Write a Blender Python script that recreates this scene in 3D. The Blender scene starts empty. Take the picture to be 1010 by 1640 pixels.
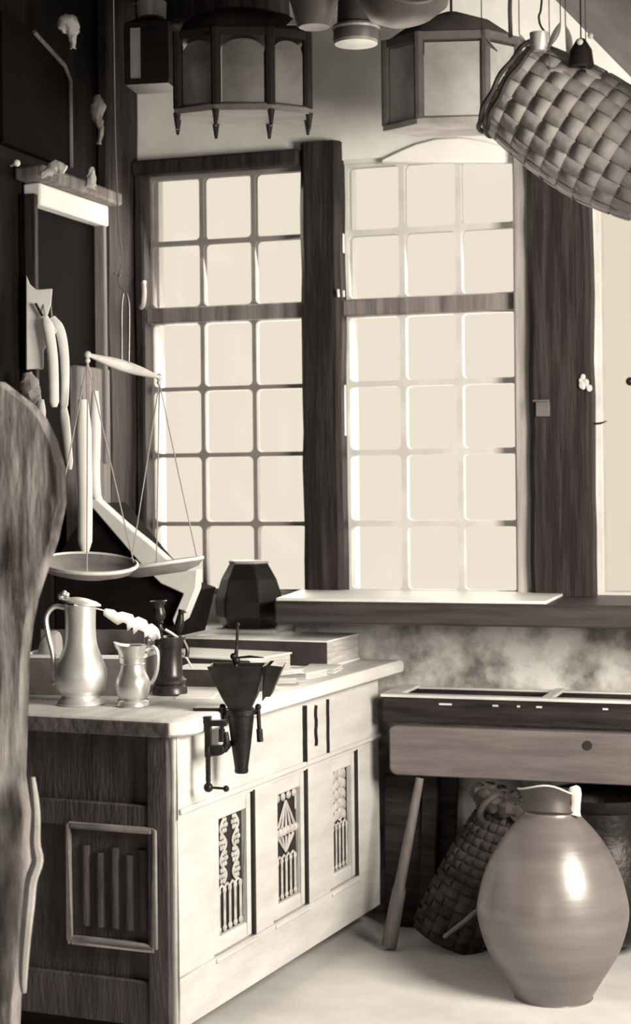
import bpy, bmesh, math, random
from mathutils import Matrix, Vector
random.seed(7)
SC = bpy.context.scene
COL = SC.collection
PI = math.pi
# ------------------------------------------------------------------ camera, world, lights
F, HCAM, ROLL, HY = 2800.0, 1.67, 0.01, 770.0
cam = bpy.data.cameras.new('camera')
cam.sensor_width = 36.0
cam.lens = F / 1640.0 * 36.0
cam.shift_y = -(820.0 - HY) / 1640.0
cam.dof.use_dof = True
cam.dof.focus_distance = 5.65
cam.dof.aperture_fstop = 3.2
camo = bpy.data.objects.new('camera', cam)
COL.objects.link(camo)
camo.matrix_world = Matrix.Translation((0, 0, HCAM)) @ Matrix.Rotation(PI/2, 4, 'X') @ Matrix.Rotation(-ROLL, 4, 'Z')
SC.camera = camo

ANG = math.radians(-18)
WF = Matrix.Translation((0, 7.3, 0)) @ Matrix.Rotation(ANG, 4, 'Z')        # wall frame: X along the back wall, Y into it
CANG = math.atan2(.9197, .3925)
CF = Matrix.Translation((-.427, 5.32, 0)) @ Matrix.Rotation(CANG, 4, 'Z')  # counter frame: X along its front, Y inward

w = bpy.data.worlds.new('sky'); SC.world = w; w.use_nodes = True
bg = w.node_tree.nodes['Background']
bg.inputs[0].default_value = (1, .892, .735, 1); bg.inputs[1].default_value = .95

LIGHT = (1, .90, .75)
def area(name, loc, target, sx, sy, power):
    l = bpy.data.lights.new(name, 'AREA'); l.shape = 'RECTANGLE'; l.size = sx; l.size_y = sy
    l.energy = power; l.color = LIGHT
    o = bpy.data.objects.new(name, l); COL.objects.link(o)
    a = WF @ Vector(loc); b = WF @ Vector(target)
    o.matrix_world = Matrix.Translation(a) @ (b - a).to_track_quat('-Z', 'Y').to_matrix().to_4x4()
    return o
area('side_window_light', (3.36, -2.80, 2.10), (0, -1.0, 1.3), 1.3, 1.5, 275)      # daylight in the side window
area('rear_fill_light', (0.9, -9.3, 2.1), (0.3, -1, 2.2), 1.2, 1.4, 34)        # fill light added behind the camera
area('left_window_light', (-.39, .26, 2.1), (-.2, -3, .8), .68, 1.7, 32)         # daylight in the two shop windows
area('right_window_light', (.5, .26, 2.1), (.6, -3, .8), .68, 1.7, 14)

SC.view_settings.view_transform = 'Standard'
SC.view_settings.look = 'None'
SC.view_settings.gamma = 1
SC.view_settings.use_curve_mapping = False
SC.view_settings.exposure = 0.0

# ------------------------------------------------------------------ measuring helpers
def ray(px, py):
    X, Y = px - 505.0, HY - py
    c, s = math.cos(ROLL), math.sin(ROLL)
    return Vector(((X*c + Y*s)/F, 1.0, (-X*s + Y*c)/F))
def P(px, py, d):
    return Vector((0, 0, HCAM)) + ray(px, py) * d
def in_frame(M, axis, value, px, py):
    Mi = M.inverted(); o = Mi @ Vector((0, 0, HCAM)); r = Mi.to_3x3() @ ray(px, py)
    t = (value - o[axis]) / r[axis]
    return o + r * t
def WL(px, py, Y=0.0): return in_frame(WF, 1, Y, px, py)
def LW(px, py, X=-.85): return in_frame(WF, 0, X, px, py)
def CP(px, py, z=.95): return in_frame(CF, 2, z, px, py)
def T(x, y, z): return Matrix.Translation((x, y, z))
def RZ(a): return Matrix.Rotation(a, 4, 'Z')
def RX(a): return Matrix.Rotation(a, 4, 'X')
def RY(a): return Matrix.Rotation(a, 4, 'Y')

# ------------------------------------------------------------------ materials
def tint(g, t=None):
    k = min(1, max(0, g/.6)) ** .6
    a = (1, .80, .84); b = (1, 1, 1)
    return tuple(g*(a[i]*(1-k)+b[i]*k) for i in range(3)) + (1,)
MATS = {}
def M(name, g, rough=.6, metal=0.0, var=.25, scale=6, stretch=(1, 1, 1), bump=.0, bscale=40, spec=.4, g2=None, detail=6, lo=.35, hi=.7):
    if name in MATS: return MATS[name]
    m = bpy.data.materials.new(name); m.use_nodes = True; nt = m.node_tree; n = nt.nodes; L = nt.links
    b = n['Principled BSDF']
    b.inputs['Roughness'].default_value = rough; b.inputs['Metallic'].default_value = metal
    b.inputs['Specular IOR Level'].default_value = spec
    tc = n.new('ShaderNodeTexCoord'); mp = n.new('ShaderNodeMapping')
    mp.inputs['Scale'].default_value = stretch
    L.new(tc.outputs['Object'], mp.inputs['Vector'])
    no = n.new('ShaderNodeTexNoise'); no.inputs['Scale'].default_value = scale; no.inputs['Detail'].default_value = detail
    no.inputs['Roughness'].default_value = .6
    L.new(mp.outputs[0], no.inputs['Vector'])
    cr = n.new('ShaderNodeValToRGB')
    cr.color_ramp.elements[0].position = lo; cr.color_ramp.elements[1].position = hi
    if g2 is None: ga, gb = g*(1-var), g*(1+var)
    else: ga, gb = g, g2
    cr.color_ramp.elements[0].color = tint(min(.92, ga)); cr.color_ramp.elements[1].color = tint(min(.92, gb))
    L.new(no.outputs['Fac'], cr.inputs['Fac']); L.new(cr.outputs[0], b.inputs['Base Color'])
    if bump:
        n2 = n.new('ShaderNodeTexNoise'); n2.inputs['Scale'].default_value = bscale; n2.inputs['Detail'].default_value = 4
        L.new(mp.outputs[0], n2.inputs['Vector'])
        bp = n.new('ShaderNodeBump'); bp.inputs['Strength'].default_value = bump; bp.inputs['Distance'].default_value = .01
        L.new(n2.outputs['Fac'], bp.inputs['Height']); L.new(bp.outputs[0], b.inputs['Normal'])
    MATS[name] = m
    return m
def glass(name, f=.05, tr=(.97, .97, .97)):
    if name in MATS: return MATS[name]
    m = bpy.data.materials.new(name); m.use_nodes = True; nt = m.node_tree; n = nt.nodes; L = nt.links
    n.remove(n['Principled BSDF'])
    t = n.new('ShaderNodeBsdfTransparent'); t.inputs[0].default_value = tr + (1,)
    g = n.new('ShaderNodeBsdfGlossy'); g.inputs['Roughness'].default_value = .08; g.inputs[0].default_value = (.9, .9, .9, 1)
    lw = n.new('ShaderNodeFresnel'); lw.inputs[0].default_value = 1.35
    mx = n.new('ShaderNodeMixShader')
    L.new(lw.outputs[0], mx.inputs[0]); L.new(t.outputs[0], mx.inputs[1]); L.new(g.outputs[0], mx.inputs[2])
    L.new(mx.outputs[0], n['Material Output'].inputs[0])
    MATS[name] = m
    return m
plaster = M('plaster', .86, .9, var=.12, scale=3, bump=.15, bscale=30)
plaster_dark = M('sooty plaster', .3, .9, var=.3, scale=2.5, bump=.2, bscale=20)
stone = M('mottled stone', .20, .9, g2=.78, scale=5.5, bump=.5, bscale=14, lo=.36, hi=.62)
floor_m = M('worn floor', .62, .85, var=.15, scale=2.2, bump=.15, bscale=18)
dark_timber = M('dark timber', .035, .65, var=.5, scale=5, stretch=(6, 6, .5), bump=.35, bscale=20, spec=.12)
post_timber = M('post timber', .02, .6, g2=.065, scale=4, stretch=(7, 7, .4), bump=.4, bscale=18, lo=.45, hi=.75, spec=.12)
grey_timber = M('grey timber', .2, .7, var=.4, scale=4, stretch=(7, 7, .4), bump=.3, bscale=20, spec=.12)
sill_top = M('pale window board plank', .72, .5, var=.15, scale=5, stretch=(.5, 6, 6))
sill_wood = M('sill wood', .30, .5, var=.3, scale=5, stretch=(.5, 6, 6), bump=.2, bscale=20)
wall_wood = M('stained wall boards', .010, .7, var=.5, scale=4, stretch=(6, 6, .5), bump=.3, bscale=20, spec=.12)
ceiling_m = M('smoked ceiling boards', .03, .8, var=.4, scale=4, stretch=(.6, 6, 6), bump=.2, spec=.12)
sash_glare_grey = M('sash greyed by glare', .25, .6, var=.12, scale=8)  # grey set between the dark bars and the glare paling the lower ones
sash_glare_pale = M('sash paled by glare', .6, .6, var=.1, scale=8)  # window glare put into the bar colour as a pale tone
pane_glass = glass('window glass')
def translucent(m, k):
    nt = m.node_tree; n = nt.nodes; L = nt.links; out = n['Material Output']; p = n['Principled BSDF']
    t = n.new('ShaderNodeBsdfTranslucent'); x = n.new('ShaderNodeMixShader'); x.inputs[0].default_value = k
    L.new(n['Color Ramp'].outputs[0], t.inputs[0]) if 'Color Ramp' in n else None
    L.new(p.outputs[0], x.inputs[1]); L.new(t.outputs[0], x.inputs[2]); L.new(x.outputs[0], out.inputs[0])
    return m
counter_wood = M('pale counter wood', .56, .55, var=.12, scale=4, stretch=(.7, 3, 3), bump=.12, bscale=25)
counter_shaded = M('shaded counter wood', .085, .6, var=.3, scale=6, stretch=(4, 4, .8), bump=.4, bscale=25, spec=.12)  # same wood as the front, darkened to paint in the end's shade
counter_top_m = M('worn counter top', .66, .5, var=.14, scale=5, stretch=(.6, 4, 4), bump=.15, bscale=25)
top_edge = M('counter edge', .12, .55, var=.5, scale=9, bump=.4)
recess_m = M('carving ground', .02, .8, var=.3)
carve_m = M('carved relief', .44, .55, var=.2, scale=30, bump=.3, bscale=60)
iron = M('black iron', .015, .42, .3, var=.4, scale=14, bump=.3, bscale=50)
tin = M('dark tin', .025, .42, .25, var=.5, scale=10, bump=.15, bscale=30)
pewter = M('pewter', .72, .42, .6, var=.12, scale=5, bump=.08, bscale=12)
pewter_dark = M('tarnished pewter', .68, .34, .7, var=.2, scale=6, bump=.08, bscale=12)
bronze = M('dark bronze', .03, .34, .2, var=.4, scale=9, spec=.7)
bone = M('bone', .6, .5, var=.15)
brass = M('tarnished brass', .22, .35, .7, var=.3, scale=14)
paper = M('paper', .86, .85, var=.08, scale=6)
pages = M('page block', .5, .9, var=.35, scale=8, stretch=(1, 1, 40))
leather = M('dark leather', .05, .6, var=.4, bump=.2)
feather_m = M('white feather', .8, .8, var=.06)
cord_m = M('hemp cord', .35, .9, var=.2)
cord_dark = M('dark cord', .16, .9, var=.3)
pan_m = M('wooden pan', .24, .5, .1, var=.25, scale=12, bump=.2)
wax = M('tallow', .78, .5, var=.06)
white_board = M('limewashed board', .74, .8, var=.08, scale=4, bump=.1)
cloth_m = M('sackcloth', .2, .9, var=.4, scale=3, stretch=(8, 8, .5), bump=.3)
rag_m = M('pale rag', .55, .9, var=.2, scale=10, bump=.3)
splint = M('basket splint', .32, .6, var=.22, scale=12, stretch=(1, 1, 1), bump=.15, bscale=60)
splint_dark = M('basket rim bark', .04, .7, var=.5, scale=18)
wicker = M('old wicker', .02, .8, g2=.075, scale=10, bump=.4, spec=.1)
horn = translucent(M('lantern horn', .42, .35, var=.45, scale=3), .5)
horn_pale = translucent(M('pale lantern horn', .72, .4, var=.25, scale=3), .55)
lantern_m = M('lantern metal', .028, .5, .3, var=.4)
lantern_brown = M('rusty lantern metal', .12, .6, .2, var=.3)
tin_pale = M('pale tin', .5, .4, .4, var=.25)
tin_mid = M('grey tin', .17, .5, .4, var=.3)
stoneware = M('glazed stoneware', .15, .33, var=.22, scale=2.5, stretch=(.4, .4, 5), spec=1.0, bump=.06, bscale=12)
stoneware_in = M('jar mouth', .06, .5, var=.3)
bench_dark = M('dark bench wood', .028, .6, var=.5, scale=6, stretch=(.6, 6, 6), bump=.3, spec=.12)
bench_rail = M('scrubbed bench rail', .62, .6, var=.2, scale=6, stretch=(.6, 6, 6))
bench_board = M('grey bench board', .145, .75, var=.22, scale=5, stretch=(.7, 6, 6), bump=.2, bscale=25)
pole_m = M('grey pole', .14, .7, var=.3, scale=6, stretch=(6, 6, .6))
rough_post = M('rough weathered post', .035, .9, g2=.36, scale=5, stretch=(3, 3, .5), bump=.7, bscale=12, lo=.38, hi=.66)
bark_m = M('pale bark edge', .36, .8, var=.25, scale=9, bump=.3)

# ------------------------------------------------------------------ mesh builder
class MB:
    def __init__(s): s.bm = bmesh.new(); s.M = Matrix.Identity(4)
    def v(s, p): return s.bm.verts.new(s.M @ Vector(p))
    def f(s, vs):
        try: return s.bm.faces.new(vs)
        except ValueError: return None
    def bx(s, x0, x1, y0, y1, z0, z1):
        c = [s.v((x, y, z)) for z in (z0, z1) for y in (y0, y1) for x in (x0, x1)]
        for q in ((0, 2, 3, 1), (4, 5, 7, 6), (0, 1, 5, 4), (2, 6, 7, 3), (0, 4, 6, 2), (1, 3, 7, 5)): s.f([c[i] for i in q])
        return s
    def prism(s, pts, a, b, plane='xz'):
        """polygon pts extruded from a to b along the axis left over"""
        def mk(p, t):
            return {'xz': (p[0], t, p[1]), 'xy': (p[0], p[1], t), 'yz': (t, p[0], p[1])}[plane]
        A = [s.v(mk(p, a)) for p in pts]; B = [s.v(mk(p, b)) for p in pts]
        s.f(A); s.f(B[::-1]); n = len(pts)
        for i in range(n): s.f([A[i], B[i], B[(i+1) % n], A[(i+1) % n]])
        return s
    def loft(s, rings, cap=True, closed=True):
        R = [[s.v(p) for p in r] for r in rings]; n = len(R[0])
        for a, b in zip(R, R[1:]):
            for i in range(n if closed else n-1): s.f([a[i], a[(i+1) % n], b[(i+1) % n], b[i]])
        if cap and closed: s.f(R[0][::-1]); s.f(R[-1])
        return s
    def tube(s, pts, r, n=8, flat=1.0, cap=True, up=None):
        pts = [Vector(p) for p in pts]; m = len(pts)
        rs = r if isinstance(r, (list, tuple)) else [r]*m
        t0 = (pts[1]-pts[0]).normalized()
        u = Vector(up) if up else (Vector((0, 0, 1)) if abs(t0.z) < .9 else Vector((1, 0, 0)))
        rings = []
        for i in range(m):
            t = (pts[min(i+1, m-1)] - pts[max(i-1, 0)]).normalized()
            u = (u - t*u.dot(t)).normalized(); b = t.cross(u)
            rings.append([pts[i] + (u*math.cos(k*2*PI/n)*flat + b*math.sin(k*2*PI/n))*rs[i] for k in range(n)])
        return s.loft(rings, cap)
    def lathe(s, prof, n=40, cap=True, mod=None):
        rings = []
        for i, (r, z) in enumerate(prof):
            ring = []
            for k in range(n):
                a = k*2*PI/n; p = Vector((max(r, 1e-4)*math.cos(a), max(r, 1e-4)*math.sin(a), z))
                if mod: p = mod(p, a, i)
                ring.append(p)
            rings.append(ring)
        return s.loft(rings, cap)
    def ball(s, c, r, sq=(1, 1, 1), n=12):
        pr = [(r*math.sin(i*PI/8), -r*math.cos(i*PI/8)) for i in range(9)]
        M0 = s.M; s.M = M0 @ T(*c) @ Matrix.Diagonal((*sq, 1)); s.lathe(pr, n); s.M = M0
        return s
    def build(s, name, mat, parent=None, bevel=0, smooth=True, sub=0, solid=0, jitter=0, seg=2, angle=38):
        bm = s.bm
        bmesh.ops.remove_doubles(bm, verts=bm.verts, dist=1e-5)
        bmesh.ops.recalc_face_normals(bm, faces=bm.faces)
        if jitter:
            rnd = random.Random(len(bm.verts))
            for v in bm.verts: v.co += Vector((rnd.uniform(-1, 1), rnd.uniform(-1, 1), rnd.uniform(-1, 1)))*jitter
        me = bpy.data.meshes.new(name); bm.to_mesh(me); bm.free()
        me.materials.append(mat)
        o = bpy.data.objects.new(name, me); COL.objects.link(o)
        if smooth:
            for p in me.polygons: p.use_smooth = True
            me.set_sharp_from_angle(angle=math.radians(angle))
        if solid:
            k = o.modifiers.new('solidify', 'SOLIDIFY'); k.thickness = solid; k.offset = 0
        if bevel:
            k = o.modifiers.new('bevel', 'BEVEL'); k.width = bevel; k.segments = seg; k.limit_method = 'ANGLE'; k.angle_limit = math.radians(45)
        if sub:
            k = o.modifiers.new('subdivision', 'SUBSURF'); k.levels = sub; k.render_levels = sub
        if parent: o.parent = parent
        return o
def smooth_pts(pts, k=6):
    """Catmull-Rom through the points"""
    p = [Vector(q) for q in pts]; p = [p[0]*2-p[1]] + p + [p[-1]*2-p[-2]]; out = []
    for i in range(1, len(p)-2):
        for j in range(k):
            t = j/k; a, b, c, d = p[i-1:i+3]
            out.append(.5*((2*b) + (c-a)*t + (2*a-5*b+4*c-d)*t*t + (3*b-a-3*c+d)*t**3))
    out.append(p[-2]); return out
def smooth_prof(pts, k=5): return [(max(q.x, 0), q.y) for q in smooth_pts([(a, b, 0) for a, b in pts], k)]
def tag(o, label=None, cat=None, group=None, kind=None):
    if label: o['label'] = label
    if cat: o['category'] = cat
    if group: o['group'] = group
    if kind: o['kind'] = kind
    return o
def thing(name, label, cat, frame, group=None):
    o = bpy.data.objects.new(name, None); COL.objects.link(o); o.matrix_world = frame; o.empty_display_size = .05
    return tag(o, label, cat, group)
def struct(name, mb, mat, label, cat, frame=WF, bevel=0, **k):
    o = mb.build(name, mat, bevel=bevel, **k); o.matrix_world = frame
    return tag(o, label, cat, kind='structure')
def at(p, rot=0): return Matrix.Translation(p) @ RZ(rot)

# ------------------------------------------------------------------ the room (wall frame)
XL, XR, YF, ZC, FZ = -.851, 3.4, -9.5, 3.74, -.09
struct('floor', MB().bx(XL-.3, XR+.3, YF-.3, .3, FZ-.12, FZ), floor_m, 'pale worn floor of the shop', 'floor')
struct('ceiling', MB().bx(XL-.3, XR+.3, YF-.3, .3, ZC, ZC+.12), ceiling_m, 'dark smoked boarded ceiling', 'ceiling')
b = MB()
b.bx(XL-.2, XR+.2, 0, .2, 3.0, ZC).bx(XL-.2, -.76, 0, .2, FZ, 3.0).bx(-.76, XR+.2, 0, .2, FZ, 1.19)
b.bx(-.03, .13, 0, .2, 1.19, 3.0).bx(.86, 1.165, 0, .2, 1.19, 3.0).bx(1.80, XR+.2, 0, .2, 1.19, 3.0)
struct('wall_back', b, plaster, 'pale plaster wall above and between the windows', 'wall')
struct('wall_base', MB().bx(-.06, XR, -.10, 0, FZ, 1.118).bx(XL, -.06, -.10, 0, FZ, 1.02), stone, 'mottled stone wall below the thick window board', 'wall')
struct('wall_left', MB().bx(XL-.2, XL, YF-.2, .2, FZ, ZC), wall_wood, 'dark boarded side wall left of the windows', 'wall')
b = MB()
b.bx(XR, XR+.2, YF-.2, -3.5, FZ, ZC).bx(XR, XR+.2, -2.1, .2, FZ, ZC).bx(XR, XR+.2, -3.5, -2.1, FZ, 1.3).bx(XR, XR+.2, -3.5, -2.1, 2.9, ZC)
struct('wall_right', b, plaster_dark, 'plaster side wall with a window opening outside the frame', 'wall')
b = MB()
b.bx(XL, .3, YF-.2, YF, FZ, ZC).bx(1.5, XR, YF-.2, YF, FZ, ZC).bx(.3, 1.5, YF-.2, YF, FZ, 1.2).bx(.3, 1.5, YF-.2, YF, 2.7, ZC)
struct('wall_front', b, plaster_dark, 'plaster wall behind the camera with an opening added for the fill light', 'wall')

def grille(b, xs, zs, bar, y0, y1, rad=.02, edge=None):  # rounded corners build the glare around each pane into the bars
    """glazing bars with rounded daylight openings; xs, zs are bar centre lines"""
    for i in range(len(xs)-1):
        for j in range(len(zs)-1):
            x0, x1, z0, z1 = xs[i], xs[i+1], zs[j], zs[j+1]; h = bar/2
            cs = [(x0, z0, x0+h+rad, z0+h+rad, PI), (x1, z0, x1-h-rad, z0+h+rad, 1.5*PI), (x1, z1, x1-h-rad, z1-h-rad, 0), (x0, z1, x0+h+rad, z1-h-rad, PI/2)]
            layers = []
            for y in (y0, y1):
                C = [b.v((c[0], y, c[1])) for c in cs]
                A = [[b.v((c[2]+rad*math.cos(c[4]+k*PI/8), y, c[3]+rad*math.sin(c[4]+k*PI/8))) for k in range(5)] for c in cs]
                for q in range(4):
                    for k in range(4): b.f([C[q], A[q][k], A[q][k+1]])
                    b.f([C[q], A[q][4], A[(q+1) % 4][0], C[(q+1) % 4]])
                layers.append([p for a in A for p in a])
            n = len(layers[0])
            for k in range(n): b.f([layers[0][k], layers[1][k], layers[1][(k+1) % n], layers[0][(k+1) % n]])
ZL = [1.205, 1.49, 1.785, 2.07, 2.36]; ZU = [2.415, 2.70, 2.985]
def window(name, xs, mat, label, bar, tr_mat):
    b = MB()
    b.bx(xs[0]-.035, xs[0], .02, .13, 1.19, 3.0).bx(xs[-1], xs[-1]+.03, .02, .13, 1.19, 3.0)
    b.bx(xs[0], xs[-1], .02, .13, 2.985, 3.0).bx(xs[0], xs[-1], .02, .13, 1.19, 1.205)
    o = struct(name, b, mat, label, 'window')
    s = MB(); grille(s, xs, ZL, bar, .04, .08); s.build('lower_sash', mat, o)
    s = MB(); grille(s, xs, ZU, bar, .04, .08); s.build('upper_sash', mat, o)
    MB().bx(xs[0], xs[-1], -.015, .10, 2.352, 2.418).build('transom', tr_mat, o, bevel=.006)
    MB().bx(xs[0], xs[-1], .058, .061, 1.205, 2.985).build('glass', pane_glass, o)
    return o
window('window_1', [-.752, -.516, -.281, -.044], sash_glare_grey, 'left leaded window with dark glazing bars and three columns of panes', .018, grey_timber)
window('window_2', [.130, .372, .611, .858], sash_glare_pale, 'right window with glazing bars paled by glare between the two dark posts', .024, grey_timber)
b = MB()
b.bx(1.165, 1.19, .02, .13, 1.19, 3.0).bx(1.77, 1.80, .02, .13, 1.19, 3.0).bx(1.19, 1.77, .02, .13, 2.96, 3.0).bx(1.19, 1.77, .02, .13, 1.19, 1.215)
w3 = struct('window_3', b, sash_glare_pale, 'tall undivided bright window right of the dark post', 'window')
MB().bx(1.19, 1.77, .058, .061, 1.215, 2.96).build('glass', glass('dusty glass', tr=(.93, .92, .91)), w3)

def wavy_post(b, x0, x1, y0, y1, z0, z1, n=14, amp=.006, seed=1):
    r = random.Random(seed); rings = []
    for i in range(n+1):
        z = z0 + (z1-z0)*i/n; d = [r.uniform(-amp, amp) for _ in range(4)]
        c = min(.02, (x1-x0)*.2)
        X0, X1 = x0+d[0], x1+d[1]; Y0 = y0+d[2]
        rings.append([(X0, y1, z), (X0, Y0+c, z), (X0+c, Y0, z), ((X0+X1)/2, Y0+d[3], z), (X1-c, Y0, z), (X1, Y0+c, z), (X1, y1, z)])
    return b.loft(rings)
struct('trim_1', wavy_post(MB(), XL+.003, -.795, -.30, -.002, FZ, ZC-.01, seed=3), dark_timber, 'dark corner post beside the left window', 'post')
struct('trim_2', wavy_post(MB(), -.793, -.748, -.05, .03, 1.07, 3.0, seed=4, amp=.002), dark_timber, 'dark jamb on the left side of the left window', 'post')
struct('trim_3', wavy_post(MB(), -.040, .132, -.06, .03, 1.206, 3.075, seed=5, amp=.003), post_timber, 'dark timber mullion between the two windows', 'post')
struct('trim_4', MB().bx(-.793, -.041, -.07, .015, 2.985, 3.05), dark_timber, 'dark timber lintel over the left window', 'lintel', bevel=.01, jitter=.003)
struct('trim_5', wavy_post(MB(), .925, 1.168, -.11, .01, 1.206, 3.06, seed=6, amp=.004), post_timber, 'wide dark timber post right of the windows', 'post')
struct('trim_6', MB().bx(.856, .924, -.06, .03, 1.206, 3.03), M('pale grey jamb wood', .36, .7, var=.3, scale=4, stretch=(7, 7, .4), bump=.2), 'grey timber jamb beside the wide dark post', 'post', bevel=.01)
# relieving arch in the plaster over the right window
pts = [tuple(WL(x, y, 0).xz) for x, y in ((612, 262), (612, 256), (640, 243), (668, 231), (700, 223), (740, 221), (780, 227), (822, 240), (846, 250), (846, 262))]
struct('trim_7', MB().prism(pts, -.022, .01), M('whitewashed arch', .88, .9, var=.03), 'white plaster arch over the right window', 'arch', bevel=.01)
# window board
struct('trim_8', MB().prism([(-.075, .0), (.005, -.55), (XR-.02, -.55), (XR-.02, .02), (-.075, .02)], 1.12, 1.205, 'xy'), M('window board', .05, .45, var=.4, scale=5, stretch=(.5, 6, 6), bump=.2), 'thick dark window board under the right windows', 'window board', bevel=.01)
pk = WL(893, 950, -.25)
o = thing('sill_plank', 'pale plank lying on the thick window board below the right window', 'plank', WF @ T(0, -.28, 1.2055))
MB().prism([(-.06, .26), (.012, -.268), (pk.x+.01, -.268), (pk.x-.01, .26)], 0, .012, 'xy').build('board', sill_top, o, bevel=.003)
struct('trim_9', MB().bx(XL+.01, -.08, -.30, .02, 1.02, 1.07), white_board, 'pale stone ledge under the left window', 'ledge', bevel=.008)
struct('trim_10', MB().bx(XL+.003, XL+.06, -.62, -.305, 1.25, 2.14), grey_timber, 'grey upright board on the left wall beside the corner post', 'board', bevel=.008)
struct('trim_11', MB().bx(WL(233, 40, -.5).x, .05, -.62, -.40, 3.46, ZC-.01), dark_timber, 'dark ceiling beam carrying the hanging lanterns', 'beam', bevel=.02, jitter=.004)
struct('trim_12', MB().bx(.43, XR-.02, -.90, -.70, 3.62, ZC-.01), dark_timber, 'dark ceiling beam above the right window', 'beam', bevel=.02)
# sloping pale soffit at the upper right
p0, p1 = P(884, -5, 5.6), P(1012, 126, 5.6); sl = (p1.z-p0.z)/(p1.x-p0.x)
def so(x): return p0.z + sl*(x-p0.x)
xa = p0.x - (ZC-.005-p0.z)/abs(sl); xb = 1.19
b = MB(); b.prism([(xa, so(xa)), (xb, so(xb)), (xb, so(xb)+.14), (xa+.12, so(xa))], 4.2, 5.6)
struct('shade_panel', MB().bx(1.20, 1.25, 4.30, 4.84, 2.05, ZC-.01), dark_timber, 'unseen panel added to shade the basket, outside the frame', 'light blocker', frame=Matrix.Identity(4))  # added out of view to block light from the basket
struct('trim_13', b, M('soffit plaster', .5, .9, var=.2, scale=3), 'grey sloping soffit in the upper right corner', 'soffit', frame=Matrix.Identity(4))

# ------------------------------------------------------------------ the counter
ct = thing('shop_counter', 'long wooden shop counter with three carved gothic doors along its front', 'counter', CF)
MB().bx(.012, 1.69, .03, .85, .0, .897).build('carcass', counter_shaded, ct, bevel=.004)
MB().bx(.10, 1.60, .24, .80, FZ, .0).build('plinth', recess_m, ct)
for yy in (.03, .74):
    MB().bx(.02, .12, yy, yy+.10, FZ, .0).build('foot', counter_shaded, ct, bevel=.004)
b = MB()                                            # face frame with three door openings
doors = [(.235, .555), (.69, 1.0), (1.19, 1.48)]
DZ0, DZ1 = .16, .645
b.bx(0, 1.695, 0, .032, DZ1, .897).bx(0, 1.695, 0, .032, 0, DZ0)
e = [0] + [q for d in doors for q in d] + [1.695]
for i in range(0, len(e), 2): b.bx(e[i], e[i+1], 0, .032, DZ0, DZ1)
b.build('face_frame', counter_wood, ct, bevel=.003)
b = MB(); b.bx(.0, 1.70, -.012, 0, DZ1+.012, DZ1+.030); b.build('moulding', counter_wood, ct, bevel=.004)
for x0, x1 in doors: MB().bx(x0+.01, x1-.005, -.007, .0, DZ0-.018, DZ0-.004).build('lower_moulding', counter_wood, ct, bevel=.003)
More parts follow.
